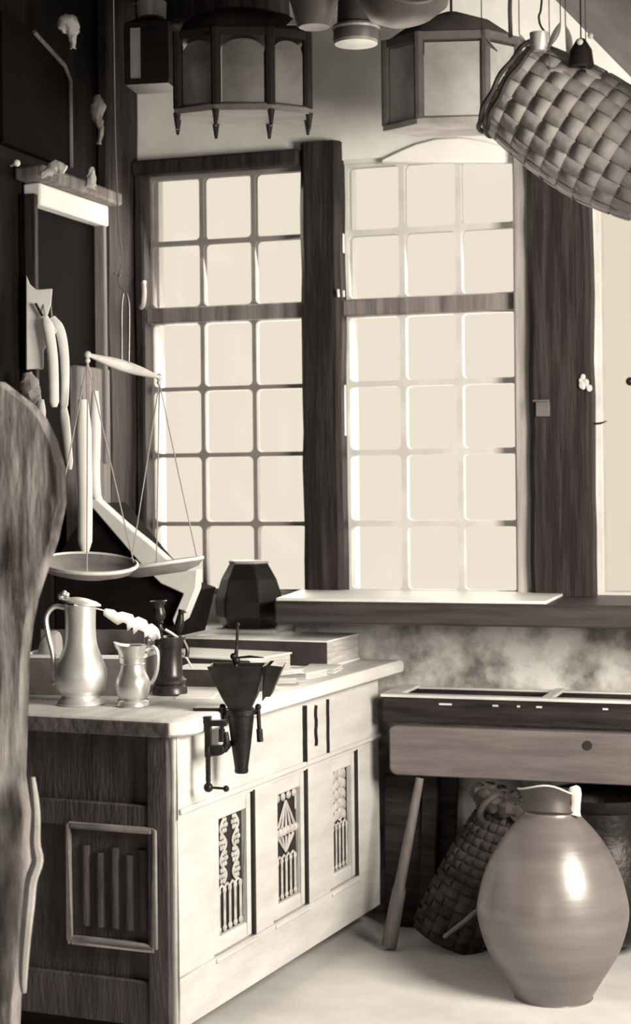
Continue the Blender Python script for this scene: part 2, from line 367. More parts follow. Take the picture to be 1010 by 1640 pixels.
def carving(b, x0, x1, z0, z1, y, kind):
    W, H = x1-x0, z1-z0
    def tb(pts, r, fl=.7): b.tube(pts, r, 8, up=(0, 1, 0), flat=fl)
    nb = 5; zb = z0 + H*(.36 if kind != 2 else .42)
    for i in range(nb):                              # colonnettes with pointed heads
        x = x0 + W*(i+.5)/nb if kind != 2 else x0 + W*(i+.5)/nb
        tb([(x, y, z0+.002), (x, y, zb)], [W*.034, W*.034])
        b.ball((x, y, zb), W*.055, (1, .6, 1.2), 8); b.ball((x, y, z0+.012), W*.06, (1, .6, 1), 8)
    for i in range(nb-1):
        xa, xb = x0+W*(i+.5)/nb, x0+W*(i+1.5)/nb; xm = (xa+xb)/2; zt = zb+H*.05
        tb(smooth_pts([(xa, y, zb-.004), (xa+(xm-xa)*.35, y, zb+H*.03), (xm, y, zt)], 3), W*.026)
        tb(smooth_pts([(xb, y, zb-.004), (xb+(xm-xb)*.35, y, zb+H*.03), (xm, y, zt)], 3), W*.026)
    zc = zb + H*.06
    if kind == 0:                                   # two climbing stems with rosettes
        for c, ph in ((.27, 0), (.73, PI)):
            st = []
            for k in range(25):
                t = k/24; st.append((x0+W*(c+.11*math.sin(t*4*PI+ph)), y, zc+(z1-zc-.01)*t))
            tb(st, W*.03)
            for k in range(4):
                t = (k+.5)/4; cx = x0+W*(c-.09*math.sin(t*4*PI+ph+PI/3)); cz = zc+(z1-zc)*t
                for q in range(6):
                    a = q*PI/3; b.ball((cx+W*.078*math.cos(a), y, cz+W*.10*math.sin(a)), W*.034, (1, .8, 1.3), 6)
                b.ball((cx, y-.002, cz), W*.042, (1, .9, 1), 6)
    elif kind == 1:                                 # two opposed fans
        zm = zc + (z1-zc)*.42
        for q in range(5):
            a = (q-2)*.28
            tb([(x0+W*.5+W*.05*math.sin(a), y, z1-.03), (x0+W*.5+W*.66*math.sin(a), y, zm+(1-math.cos(a))*H*.10)], [W*.012, W*.040])
            tb([(x0+W*.5+W*.04*math.sin(a), y, zc+.004), (x0+W*.5+W*.62*math.sin(a), y, zm-.03)], [W*.012, W*.040])
        for q in range(6): b.ball((x0+W*(q+.5)/6, y, zm-.012), W*.095, (1, .6, .9), 8)
        for q in range(4): b.ball((x0+W*(.12+.25*q), y, z1-.014), W*.08, (1, .6, 1), 8)
        tb([(x0+W*.06, y, z1-.02), (x0+W*.06, y, zm+.05)], W*.03); tb([(x0+W*.94, y, z1-.02), (x0+W*.94, y, zm+.05)], W*.03)
    else:                                           # one upright vine with leaves
        tb([(x0+W*(.5+.06*math.sin(k)), y, zc+(z1-zc-.006)*k/12) for k in range(13)], W*.05)
        for k in range(5):
            z = zc+(z1-zc)*(k+.35)/5
            for sgn in (-1, 1):
                tb(smooth_pts([(x0+W*.5, y, z), (x0+W*(.5+.20*sgn), y, z+.012), (x0+W*(.5+.34*sgn), y, z-.012)], 4), [W*.05, W*.075, W*.10, W*.115, W*.115, W*.10, W*.08, W*.05, W*.02][:9], .5)
            b.ball((x0+W*.5, y, z+.02), W*.09, (1, .7, 1.3), 8)
for i, (x0, x1) in enumerate(doors):
    a0, a1 = x0+.008, x1-.028                       # a dark gap stays at the far side
    p0, p1 = a0+.042, a1-.036; q0, q1 = DZ0+.055, DZ1-.055
    b = MB(); b.bx(a0, p0, .006, .03, DZ0+.006, DZ1-.006).bx(p1, a1, .006, .03, DZ0+.006, DZ1-.006).bx(p0, p1, .006, .03, DZ0+.006, q0).bx(p0, p1, .006, .03, q1, DZ1-.006)
    d = b.build('door', counter_wood, ct, bevel=.004)
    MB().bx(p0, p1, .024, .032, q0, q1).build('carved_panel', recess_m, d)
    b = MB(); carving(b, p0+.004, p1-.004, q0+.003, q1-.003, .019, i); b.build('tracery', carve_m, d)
    b = MB(); b.bx(a1+.004, a1+.014, -.004, .03, DZ0+.004, DZ1); b.build('gap_shade', recess_m, d, bevel=.002)  # dark strip painted in for the shadow in the gap
def strap(x, z0, z1, wd, wav):
    pts = [(x+wav*math.sin(k*1.7)*.5, -.004, z0+(z1-z0)*k/8) for k in range(9)]
    MB().tube(pts, [wd*.5]*9, 6, up=(0, 1, 0), flat=.6).build('iron_strap', iron, ct)
p = in_frame(CF, 1, 0, 486, 1130); q = in_frame(CF, 1, 0, 487, 1226); strap(p.x, q.z, p.z, .028, .001)
p = in_frame(CF, 1, 0, 504, 1130); q = in_frame(CF, 1, 0, 505, 1194); strap(p.x, q.z, p.z, .018, .007)
p = in_frame(CF, 1, 0, 523, 1120); q = in_frame(CF, 1, 0, 525, 1206); strap(p.x, q.z, p.z, .018, .002)
# end of the counter: framed panel with a raised moulding
def ep(px, py): p = in_frame(CF, 0, 0, px, py); return p.y, p.z
(ya, za), (yb, zb) = ep(106, 1316), ep(256, 1522)
ylo, yhi = min(ya, yb), max(ya, yb); zlo, zhi = min(za, zb), max(za, zb)
b = MB(); m = .018
b.bx(-.014, .013, ylo, ylo+m, zlo, zhi).bx(-.014, .013, yhi-m, yhi, zlo, zhi).bx(-.014, .013, ylo+m, yhi-m, zlo, zlo+m).bx(-.014, .013, ylo+m, yhi-m, zhi-m, zhi)
b.build('end_moulding', M('end moulding wood', .27, .55, var=.3, scale=8), ct, bevel=.007)
b = MB()
for k in range(5):
    y = ylo+.06+(yhi-ylo-.12)*k/4
    b.tube([(.021, y, zlo+.05), (.021, y, zhi-.07-.02*(k % 2))], .020, 10)
b.build('linenfold', counter_shaded, ct)
b = MB(); b.bx(-.010, .013, .03, .105, .0, .896); b.build('corner_stile', counter_shaded, ct, bevel=.006)
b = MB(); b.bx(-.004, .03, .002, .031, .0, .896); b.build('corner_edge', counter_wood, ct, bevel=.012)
for z0, z1 in ((.60, .68), (0, .14)): MB().bx(-.006, .013, .105, .84, z0, z1).build('end_rail', counter_shaded, ct, bevel=.006)
# top with a rounded near corner and a moulded edge
def rim(dr):
    r = .09
    pts = [(-.05-dr+r+.0 - r*math.cos(a), -.05-dr+r - r*math.sin(a)) for a in [k*PI/2/8 for k in range(9)]]
    return pts + [(1.84+dr, -.05-dr), (1.84+dr, .45), (1.69, .87), (-.05-dr, .87)]
b = MB()
lay = [(-.012, .896), (0, .905), (.004, .925), (0, .943), (-.008, .950)]
b.loft([[(x, y, z) for x, y in rim(d)] for d, z in lay])
top = b.build('countertop', counter_top_m, ct)
b = MB()
prev = []
for k in range(25):
    y = .86-.88*k/24
    prev.append(y)
b.bx(-.0585, -.050, -.0, .86, .899, .944)
b.build('end_edging', top_edge, ct, bevel=.003)

# ------------------------------------------------------------------ things on the counter
def on_counter(px, py, z=.95, d=None): return CF @ CP(px, py, z)
JR = math.radians(0)
# tall flagon
fl = thing('flagon', 'tall pear-shaped pewter flagon with lid and looped handle', 'jug', at(on_counter(130, 1128), .05))
pr = smooth_prof([(.0, .0), (.072, 0), (.074, .012), (.064, .024), (.062, .034), (.078, .05), (.086, .085), (.083, .115), (.068, .155), (.054, .195), (.050, .24), (.050, .285), (.052, .318), (.054, .326)], 4)
MB().lathe(pr + [(.049, .326), (.046, .30), (.044, .25)], 48).build('body', pewter, fl)
b = MB()
b.tube(smooth_pts([(-.048, 0, .315), (-.085, 0, .318), (-.110, 0, .285), (-.104, 0, .225), (-.090, 0, .165), (-.088, 0, .115), (-.083, 0, .075), (-.094, 0, .068)], 5), .0085, 10, flat=1.3, up=(0, 1, 0))
b.build('handle', pewter, fl)
def lidm(p, a, i):
    return Vector((p.x*1.12 + .004, p.y, p.z + .010*(-p.x/.055)))
ld = MB().lathe([(0, .328), (.057, .328), (.057, .333), (.045, .340), (.02, .346), (0, .348)], 36, mod=lidm).build('lid', pewter, fl)
b = MB(); b.ball((-.062, 0, .352), .012).ball((-.052, -.012, .362), .009).ball((-.052, .012, .362), .009).ball((-.044, 0, .356), .010)
b.build('thumb_piece', pewter_dark, ld)
# small jug
sj = thing('pewter_jug', 'small squat pewter jug with spout in front of dark mortar', 'jug', at(on_counter(213, 1131), -.1))
def spout(p, a, i):
    if i >= 29:
        k = max(0, math.cos(a-PI))**6; return Vector((p.x*(1+.28*k), p.y, p.z+.012*k))
    return p
pr = smooth_prof([(0, 0), (.050, 0), (.051, .014), (.043, .022), (.050, .036), (.056, .060), (.054, .085), (.042, .110), (.037, .135), (.039, .160), (.046, .185), (.049, .197)], 3)
MB().lathe(pr + [(.045, .196), (.038, .17), (.033, .13)], 40, mod=spout).build('body', pewter_dark, sj)
b = MB(); b.tube(smooth_pts([(.046, 0, .178), (.066, 0, .190), (.082, 0, .172), (.080, 0, .120), (.066, 0, .082), (.050, 0, .068)], 5), .0065, 8, up=(0, 1, 0), flat=1.3).build('handle', pewter_dark, sj)
b = MB(); b.ball((.050, 0, .212), .013).tube([(.050, 0, .185), (.050, 0, .205)], .006); b.build('thumb_piece', brass, sj)
for z in (.018, .137, .158): MB().lathe([(.036 if z > .1 else .050, z-.003), (.0405 if z > .1 else .053, z), (.036 if z > .1 else .050, z+.003)], 36, cap=False).build('ring', pewter_dark, sj)
# mortar and pestle
mo_p = on_counter(272, 1112)
mo = thing('mortar', 'tall dark footed mortar standing between small jug and iron hopper', 'mortar', at(mo_p))
pr = [(0, 0), (.056, 0), (.060, .006), (.058, .024), (.050, .034), (.056, .040), (.057, .050), (.049, .058), (.044, .070), (.042, .15), (.044, .158), (.049, .165), (.050, .182), (.053, .190), (.053, .196), (.044, .196), (.038, .17), (.03, .10)]
MB().lathe(pr, 40).build('body', bronze, mo)
pe = thing('pestle', 'dark turned pestle with flared cup head standing in the mortar', 'pestle', at(mo_p + Vector((-.026, .0, .12)), 0) @ RY(math.radians(-3)))
MB().lathe([(0, 0), (.015, 0), (.013, .05), (.009, .09), (.014, .098), (.009, .106), (.008, .118), (.013, .124), (.009, .130)], 20).build('shaft', bronze, pe)
MB().lathe([(0, .128), (.012, .130), (.020, .140), (.022, .155), (.018, .170), (.017, .178), (.025, .192), (.030, .197), (.027, .199), (.015, .190), (0, .188)], 28).build('head', bronze, pe)
# bird-headed holder
bp = thing('bird_seal', 'small black bird-shaped seal perched on the mortar rim', 'figurine', at(mo_p + Vector((.033, .02, .196)), 0))
b = MB(); b.tube(smooth_pts([(-.006, 0, .0), (-.004, 0, .022), (.002, 0, .052), (.006, 0, .078), (.010, 0, .090)], 4), [.004, .005, .008, .011, .013, .0145, .015, .015, .014, .013, .012, .010, .010, .011, .012, .011, .007], 10)
b.tube([(.012, 0, .086), (.026, 0, .078)], [.006, .001], 8).tube([(-.002, 0, .03), (-.014, 0, .0)], [.009, .003], 8)
b.build('body', iron, bp)
def feather(name, label, pts, widths, notch_seed, group=None):
    P3 = smooth_pts(pts, 8); n = len(P3)
    o = thing(name, label, 'feather', at(P3[0]), group); inv = Matrix.Translation(-P3[0])
    b = MB(); b.M = inv; b.tube(P3, [.0022*(1-.6*i/n)+.0006 for i in range(n)], 6); b.build('shaft', bone, o)
    b = MB(); b.M = inv; r = random.Random(notch_seed); up = Vector((.05, -.25, 1)).normalized(); A = []; B = []
    i0 = int(n*.28)
    for i in range(i0, n):
        t = (i-i0)/(n-1-i0); wd = widths*(math.sin(PI*min(1, t*.90+.08))**.7)
        dr = (P3[min(i+1, n-1)]-P3[max(i-1, 0)]).normalized(); sd = (up-dr*up.dot(dr)).normalized()
        ja = .55 if r.random() < .18 else 1; jb = .45 if r.random() < .30 else 1
        A.append(b.v(P3[i]+sd*wd*.55*ja+dr*wd*.3)); B.append(b.v(P3[i]-sd*wd*jb+dr*wd*.45))
        if i == i0: C = []
        C.append(b.v(P3[i]+Vector((0, -.003, 0))))
    for i in range(len(A)-1): b.f([A[i], C[i], C[i+1], A[i+1]]); b.f([C[i], B[i], B[i+1], C[i+1]])
    b.build('vane', feather_m, o, solid=.0012)
    return o
dj = (on_counter(130, 1128)).y; dm = mo_p.y
feather('quill', 'white goose feather leaning from the flagon lid down to the mortar', [P(118, 969, dj-.06), P(160, 976, dj), P(205, 992, (dj+dm)/2-.06), P(240, 1008, dm-.07), P(256, 1022, dm-.06)], .040, 5)
# curved quill arching out of the mortar
b = MB(); pts = smooth_pts([P(264, 1008, dm-.01), P(280, 1018, dm), P(296, 1033, dm), P(302, 1046, dm+.01)], 6)
q = thing('quill_pen', 'thin curved quill pen arching over the right rim of the mortar', 'pen', at(pts[0]))
b.M = Matrix.Translation(-pts[0]); b.tube(pts, .005, 8); b.build('shaft', bone, q)
b = MB(); b.M = Matrix.Translation(-pts[0]); b.tube(smooth_pts([P(293, 1024, dm), P(300, 1040, dm), P(299, 1052, dm)], 5), .007, 8); b.build('grip', bronze, q)
q2 = [P(292, 1046, dm+.02), P(300, 1056, dm+.03), P(307, 1069, dm+.04)]
# letter opener / bone stick leaning behind the mortar
o = thing('bone_stick', 'short pale bone stick leaning against the mortar foot', 'stick', at(q2[-1]))
b = MB(); b.M = Matrix.Translation(-q2[-1]); b.tube(q2, .004, 8); b.build('rod', bone, o)

# iron hopper clamped to the counter edge
s0 = in_frame(CF, 1, -.075, 372, 1120); hp = CF @ Vector((s0.x, -.104, .95))
hop = thing('hopper_mill', 'black iron hopper mill clamped on the front edge of the counter', 'mill', at(hp, math.radians(-4)))
b = MB()
def sq(hx, hy, z, x=0, y=0): return [(x-hx, y-hy, z), (x+hx, y-hy, z), (x+hx, y+hy, z), (x-hx, y+hy, z)]
b.loft([sq(.030, .030, .0), sq(.055, .045, .05, -.002), sq(.088, .062, .145, -.010), sq(.084, .058, .145, -.010), sq(.05, .04, .05, -.002), sq(.024, .024, .004)], cap=True)
b.build('hopper', tin, hop, bevel=.002)
b = MB(); b.loft([sq(.002, .062, .04, .075), sq(.006, .07, .15, .095), sq(.03, .066, .145, .108), sq(.012, .05, .05, .085)]); b.build('side_flap', tin, hop)
MB().lathe([(0, -.195), (.019, -.195), (.022, -.19), (.021, -.18), (.032, -.10), (.040, -.03), (.042, .0), (.044, .004), (.040, .010)], 28).build('spout_tube', iron, hop)
b = MB(); b.lathe([(.043, -.012), (.051, -.010), (.051, .006), (.043, .008)], 28); b.build('collar', iron, hop)
for sx in (-1, 1):
    b = MB(); b.tube([(sx*.056, -.012, .012), (sx*.060, -.012, -.09)], .0065, 10).ball((sx*.056, -.012, .014), .010)
    b.tube([(sx*.059, -.012, -.055), (sx*.061, -.012, -.095)], .010, 10); b.tube([(sx*.056, -.012, .002), (sx*.03, -.012, .002)], .006, 8)
    b.build('wing_bolt', iron, hop)
b = MB(); b.tube(smooth_pts([(-.012, -.01, .14), (-.012, -.01, .175), (-.010, -.01, .20), (-.008, -.01, .235), (-.006, -.01, .268)], 4), [.006]*8+[.0045]*9, 8)
b.ball((-.006, -.01, .27), .007).ball((-.020, -.01, .172), .011).ball((-.012, -.01, .160), .013)
crank = b.build('crank_rod', iron, hop)
b = MB(); b.tube([(-.012, -.01, .168), (.03, -.01, .172), (.075, -.01, .168)], [.006, .008, .003], 8, flat=.6); b.build('crank_arm', iron, crank)
cl = MB()
cl.bx(-.105, -.03, -.01, .02, -.03, -.012).bx(-.098, -.078, -.008, .018, -.125, .0).bx(-.098, -.04, -.008, .018, -.112, -.09)
cl.tube(smooth_pts([(-.035, .005, -.05), (-.032, .005, -.085), (-.05, .005, -.110), (-.085, .005, -.115)], 5), .010, 8)
cl.bx(-.05, -.03, .0, .12, -.112, -.092)
clamp = cl.build('clamp', iron, hop, bevel=.002); clamp.location = (0, -.125, 0)
MB().bx(-.15, -.02, -.01, .055, .001, .010).build('table_tongue', iron, hop, bevel=.002)
b = MB()
for k in range(15): b.lathe([(.007, -.20+k*.006), (.009, -.197+k*.006), (.007, -.194+k*.006)], 12, cap=False)
b.tube([(0, 0, -.215), (0, 0, -.09)], .0072, 12)
b.ball((0, 0, -.218), .015)
b.tube([(0, 0, -.218), (.055, -.004, -.221)], .004, 8).ball((.055, -.004, -.221), .010)
sc_ = b.build('clamp_screw', iron, clamp); sc_.location = (-.088, -.004, 0)

# books and papers (counter frame)
def book(name, label, cat, s, wv, z, L, D, H, rot, cover, block, group=None, spine=None):
    o = thing(name, label, cat, CF @ T(s, wv, z) @ RZ(rot), group)
    t = max(.002, min(.006, H*.12))
    b = MB(); b.bx(-L/2, L/2, -D/2, D/2, 0, t).bx(-L/2, L/2, -D/2, D/2, H-t, H); b.build('cover', cover, o, bevel=.0015)
    MB().bx(-L/2+.001, L/2-.001, D/2-t, D/2-.0005, t, H-t).build('spine', spine or cover, o, bevel=.001)
    MB().bx(-L/2+.006, L/2-.006, -D/2+.006, D/2-t, t, H-t).build('page_block', block, o, jitter=.001)
    return o
book('ledger', 'big thick ledger with pale cover at the far end of the counter', 'book', 1.63, .42, .95, .60, .36, .105, PI/2+.02, paper, pages, spine=leather)
book('account_book', 'large flat pale account book lying in front of the thick ledger', 'book', 1.18, .44, .95, .46, .30, .075, PI/2-.12, paper, pages, spine=leather)
book('booklet', 'thin pale booklet lying nearest the ledger on the counter edge', 'booklet', 1.37, .10, .951, .18, .13, .016, .2, paper, pages, 'booklets on the counter edge')
book('booklet', 'small pale booklet on top of the loose booklet pile', 'booklet', 1.17, .09, .951, .15, .12, .022, -.15, paper, pages, 'booklets on the counter edge')
book('booklet', 'grey booklet lying crooked right behind the hopper mill', 'booklet', .98, .10, .951, .17, .12, .028, .5, M('grey paper', .35, .85), pages, 'booklets on the counter edge')
book('booklet', 'pale open booklet slanting on the grey booklet behind the hopper mill', 'booklet', 1.00, .11, .980, .14, .11, .012, -.4, paper, pages, 'booklets on the counter edge')
for k, (s, dk) in enumerate(((.66, paper), (.735, leather), (.81, paper))):
    o = thing('slate' if dk is leather else 'paper_packet', ['upright pale paper packet directly behind the hopper mill', 'dark narrow slate between two pale packets behind the hopper mill', 'upright pale paper packet furthest behind the hopper mill'][k], 'packet' if dk is paper else 'slate', CF @ T(s, .06, .95) @ RX(.12))
    MB().bx(-.03, .03, -.010, .010, 0, .06).build('body', dk, o, bevel=.002)
o = thing('writing_box', 'dark open writing box between the mortar and the hopper mill', 'box', at(on_counter(322, 1100), ANG+.1))
MB().bx(-.085, .075, -.0, .14, 0, .060).build('body', leather, o, bevel=.003)
MB().bx(-.09, .08, -.005, .145, .060, .066).build('lid', paper, o, bevel=.002)
o = thing('paper_sheet', 'white paper sheet lying beside the foot of the mortar', 'paper', at(on_counter(318, 1117)+Vector((0, 0, .001)), ANG+.2))
MB().bx(-.07, .05, -.05, .05, 0, .004).build('sheet', paper, o)
# open wooden box behind the jugs with a folded cloth in it
bo = on_counter(128, 1114)
o = thing('wooden_box', 'open grey wooden box with pale rim behind the pewter flagon', 'box', at(bo, ANG+.12))
b = MB(); W, D, H = .215, .22, .125
b.bx(-W, W, 0, .012, 0, H).bx(-W, W, D-.012, D, 0, H+.08).bx(-W, -W+.012, .012, D-.012, 0, H).bx(W-.012, W, .012, D-.012, 0, H).bx(-W+.012, W-.012, .012, D-.012, 0, .01)
b.build('body', M('grey box wood', .18, .7, var=.3, scale=8), o, bevel=.002)
b = MB(); b.bx(-W-.004, W+.004, -.004, .016, H, H+.012).bx(-W-.004, -W+.016, .016, D-.016, H, H+.012).bx(W-.016, W+.004, .016, D-.016, H, H+.012)
b.build('rim', paper, o, bevel=.002)
o2 = thing('folded_cloth', 'folded white cloth poking out of the grey wooden box', 'cloth', at(bo, ANG+.12) @ T(-.14, .10, .0125))
b = MB(); b.loft([[(-.05, -.04, 0), (.04, -.05, 0), (.05, .04, 0), (-.05, .05, 0)], [(-.055, -.045, .10), (.045, -.05, .11), (.05, .04, .12), (-.05, .05, .10)], [(-.04, -.04, .19), (.05, -.035, .215), (.05, .03, .22), (-.03, .03, .20)]])
b.build('folds', rag_m, o2, sub=2)

# ------------------------------------------------------------------ hanging balance scale
L0, R0 = P(140, 568, 5.42), P(255, 604, 5.76)
mid = P(200, 586, 5.59)
bs = thing('balance_scale', 'hanging balance scale with two shallow pans on long cords', 'scale', at(mid)); INV = Matrix.Translation(-mid)
b = MB(); b.M = INV; n = 21
pts = [L0.lerp(R0, i/(n-1)) for i in range(n)]
b.tube(pts, [.006+.013*math.sin(PI*i/(n-1))**1.2 for i in range(n)], 10, flat=1.0)
for e_ in (L0, R0): b.ball(e_, .012).ball(e_+Vector((0, 0, -.018)), .009)
b.build('beam', M('scale beam bone', .55, .5, var=.2), bs)
b = MB(); b.M = INV; tp = P(200, 468, 5.59)
sh = [mid+Vector((-.010, 0, -.015)), P(195, 500, 5.59), P(197, 474, 5.59), tp, P(204, 474, 5.59), P(207, 500, 5.59), mid+Vector((.012, 0, -.015))]
b.tube(smooth_pts(sh, 6), .0035, 8); b.build('shackle', brass, bs)
b = MB(); b.M = INV; top_p = Vector((P(180, 60, 5.59).x, 5.62, ZC-.01))
b.tube(smooth_pts([tp, P(190, 455, 5.59), P(191, 437, 5.59), P(196, 415, 5.59), P(190, 370, 5.59), P(187, 290, 5.59), P(184, 180, 5.60), top_p], 6), .0022, 6)
b.ball(P(191, 441, 5.59), .006).ball(P(184, 438, 5.59), .004); b.build('suspension_cord', cord_dark, bs)
def pan(c, rad, tilt, name, apex, angs):
    Mt = Matrix.Translation(c) @ tilt
    b = MB(); b.M = INV @ Mt
    b.lathe([(0, -.034), (rad*.55, -.033), (rad*.86, -.020), (rad*1.0, .002), (rad*1.0, .006), (rad*.95, .004), (rad*.80, -.012), (rad*.5, -.024), (0, -.026)], 48)
    pn = b.build('pan', pan_m, bs)
    b = MB(); b.M = INV @ Mt; b.lathe([(rad*.94, .004), (rad*.97, .010), (rad*1.01, .008), (rad*1.012, .002), (rad*.99, -.002)], 48, cap=False); b.build('pan_rim', M('pan rim painted lit', .6, .5, var=.2), pn)  # rim coloured paler than the pan to paint in its lit edge
    b = MB(); b.M = INV
    for a in angs:
        e = Mt @ Vector((rad*.93*math.cos(a), rad*.93*math.sin(a), .002))
        mp = apex.lerp(e, .5)+Vector((0, 0, -.004)); b.tube([apex, mp, e], .0021, 6); b.ball(e, .004)
    b.build('pan_cords', cord_m, pn)
pan(P(142, 904, 5.42), .153, RX(math.radians(9.0)) @ RY(math.radians(4)), 'left', L0+Vector((0, 0, -.02)), (math.radians(215), math.radians(275), math.radians(18)))
pan(P(256, 904, 5.76), .146, RX(math.radians(-1.5)) @ RY(math.radians(-7)), 'right', R0+Vector((0, 0, -.02)), (math.radians(230), math.radians(100), math.radians(-20)))

# ------------------------------------------------------------------ things along the left wall
# gabled wall cupboard with limewashed barge board
gy = -.72
def g2(px, py, y=gy): p = WL(px, py, y); return (p.x, p.z)
cb = thing('wall_cupboard', 'dark gabled wall cupboard with white bargeboard behind the scale pans', 'cupboard', WF @ T(XL+.004, gy, 1.075)); CI = T(-XL-.004, -gy, -1.075)
x_l = XL+.006
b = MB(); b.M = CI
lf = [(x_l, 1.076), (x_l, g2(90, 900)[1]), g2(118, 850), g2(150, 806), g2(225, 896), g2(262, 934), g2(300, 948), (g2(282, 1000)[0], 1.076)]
b.prism(lf, gy, gy+.30); b.build('body', M('dark cupboard wood', .010, .9, var=.4, spec=.05), cb)  # near-black matt wood colour
b = MB(); b.M = CI
ol = [g2(150, 772), g2(160, 800), g2(200, 836), g2(240, 868), g2(290, 912), g2(320, 912), g2(318, 942), g2(299, 990), g2(284, 1001), g2(280, 992), g2(298, 950), g2(262, 934), g2(225, 897), g2(152, 812)]
b.prism(ol, gy-.03, gy+.03); b.build('bargeboard', white_board, cb, bevel=.004)
# candles on the wall
def candle(label, pts, r, d, group, taper=.8):
    P3 = smooth_pts([P(x, y, d) for x, y in pts], 5); n = len(P3)
    o = thing('tallow_candle', label, 'candle', at(P3[0]), group)
    b = MB(); b.M = Matrix.Translation(-P3[0])
    rr = [r*min(1, .55+.45*min(i, 3)/3)*(1-(1-taper)*i/n) for i in range(n)]; rr[-1] *= .55
    b.tube(P3, rr, 12); b.build('wax', wax, o)
    b = MB(); b.M = Matrix.Translation(-P3[0]); b.tube([P3[0]+Vector((-.01, .03, .05)), P3[0]+Vector((0, 0, -.01))], .0025, 6); b.build('wick', cord_m, o)
G = 'tallow candles hung on the left wall'
candle('thick white candle, left one of the pair hung below the wall bracket', [(72, 508), (78, 530), (84, 570), (86, 610), (87, 652)], .022, 6.55, G)
candle('bent white candle, right one of the pair hung below the wall bracket', [(84, 508), (97, 532), (103, 570), (104, 615), (102, 656)], .019, 6.6, G)
candle('thin short white candle hanging lowest at far left', [(66, 640), (67, 670), (68, 712)], .018, 6.5, G, .5)
candle('slender dull candle hanging left of the long scale-side candles', [(100, 640), (106, 690), (112, 752)], .019, 6.65, G, .7)
candle('longest white candle hanging down behind the front scale pan cords', [(133, 640), (134, 720), (136, 800), (136, 884)], .030, 6.3, G, .85)
candle('long white candle just right of the longest candle', [(152, 626), (152, 700), (151, 760), (154, 800)], .022, 6.5, G, .9)
# bracket they hang from
p0 = P(62, 480, 6.6)
o = thing('wall_bracket', 'pale notched wooden bracket above the pair of white candles', 'bracket', at(p0)); b = MB(); b.M = Matrix.Translation(-p0)
ol = [(42, 440), (48, 455), (58, 464), (84, 462), (82, 486), (76, 506), (92, 530), (70, 560), (70, 590), (42, 592)]
F3 = [P(x, y, 6.58) for x, y in ol]; b.loft([F3, [p+Vector((-.01, .05, 0)) for p in F3]]); b.build('board', white_board, o, bevel=.004)
b = MB(); b.M = Matrix.Translation(-p0); b.tube([P(57, 486, 6.56), P(68, 506, 6.56)], .010, 8, flat=.5); b.build('notch_pin', iron, o)
# framed panel
def lwp(px, py, X=XL+.03): p = LW(px, py, X); return (p.y, p.z)
fr = thing('framed_niche', 'tall dark framed niche with pale cornice on the left wall', 'niche', WF @ T(XL+.004, -1.4, 1.6)); FI = T(-XL-.004, 1.4, -1.6)
(y0, zt), (y1, _) = lwp(40, 345), lwp(157, 370); zt = lwp(100, 330)[1]; zb_ = 1.75
b = MB(); b.M = FI; b.bx(XL+.006, XL+.03, y0, y1, zb_, zt).build('backing', M('niche dark', .006, .9, spec=.05), fr)
b = MB(); b.M = FI; b.bx(XL+.006, XL+.07, y1-.035, y1, zb_, zt); b.build('right_jamb', grey_timber, fr, bevel=.006)
b = MB(); b.M = FI; b.bx(XL+.006, XL+.07, y0, y0+.03, zb_, zt); b.build('left_jamb', dark_timber, fr, bevel=.004)
a1, a2 = lwp(40, 318, XL+.08), lwp(158, 352, XL+.08)
zc_ = (a1[1]+a2[1])/2
b = MB(); b.M = FI; b.bx(XL+.006, XL+.08, y0+.03, y1, zt-.04, zt+.045); b.build('lintel', plaster, fr, bevel=.008)
b = MB(); b.M = FI; b.bx(XL+.006, XL+.13, y0-.04, y1+.03, zt+.046, zt+.10); b.build('cornice', grey_timber, fr, bevel=.012)
# upper dark framed board
(u0, w0), (u1, w1) = lwp(50, 90), lwp(108, 122)
ub = thing('hanging_board', 'black arched board with thin pale edge high on the left wall', 'board', WF @ T(XL+.004, (u0+u1)/2, 3.0)); UI = T(-XL-.004, -(u0+u1)/2, -3.0)
zb2 = lwp(107, 268)[1]
z_t = w1
ol = [(u0-.25, zb2), (u0-.25, z_t+.12), (u0, z_t+.10), (u1-.05, z_t+.03), (u1, z_t-.02), (u1, zb2)]
b = MB(); b.M = UI; b.prism(ol, XL+.006, XL+.04, 'yz').build('panel', M('board black', .008, .9, spec=.05), ub, bevel=.003)
b = MB(); b.M = UI; b.tube([(XL+.042, y, z) for y, z in ol[2:]], .009, 8).build('edge_strip', grey_timber, ub)
# pale odds and ends on the dark wall
def rag(name, label, cat, pts, d, mat, r0=None):
    P3 = [P(x, y, d) for x, y, _ in pts]; R = [q[2]/F*d for q in pts]
    o = thing(name, label, cat, at(P3[0])); b = MB(); b.M = Matrix.Translation(-P3[0])
    P4 = smooth_pts(P3, 4); R4 = [q.x for q in smooth_pts([(r, 0, 0) for r in R], 4)]
    b.tube(P4, [max(.003, r) for r in R4], 10, jitter if False else 1.0); b.build('folds', mat, o, jitter=.004)
    return o
rag('rag', 'round dull bundle of rag left of the candles', 'rag', [(44, 596, 6), (46, 610, 14), (50, 626, 15), (58, 640, 10), (64, 646, 5)], 6.45, M('dull rag', .3, .9, var=.3, scale=20))
rag('rag', 'grey-white rag hanging at top left beneath the ceiling', 'rag', [(98, 48, 8), (108, 38, 15), (116, 45, 13), (116, 60, 7), (117, 78, 4)], 6.6, rag_m)
rag('rag', 'crumpled white rag lying on the pale niche cornice', 'rag', [(66, 281, 4), (78, 275, 7), (90, 267, 11), (104, 272, 8)], 6.43, rag_m)
rag('rag', 'grey twisted rag nailed high on the corner post', 'rag', [(155, 152, 4), (157, 170, 12), (156, 188, 8), (162, 206, 5), (158, 230, 3)], 7.0, M('grey rag', .28, .9, var=.4))
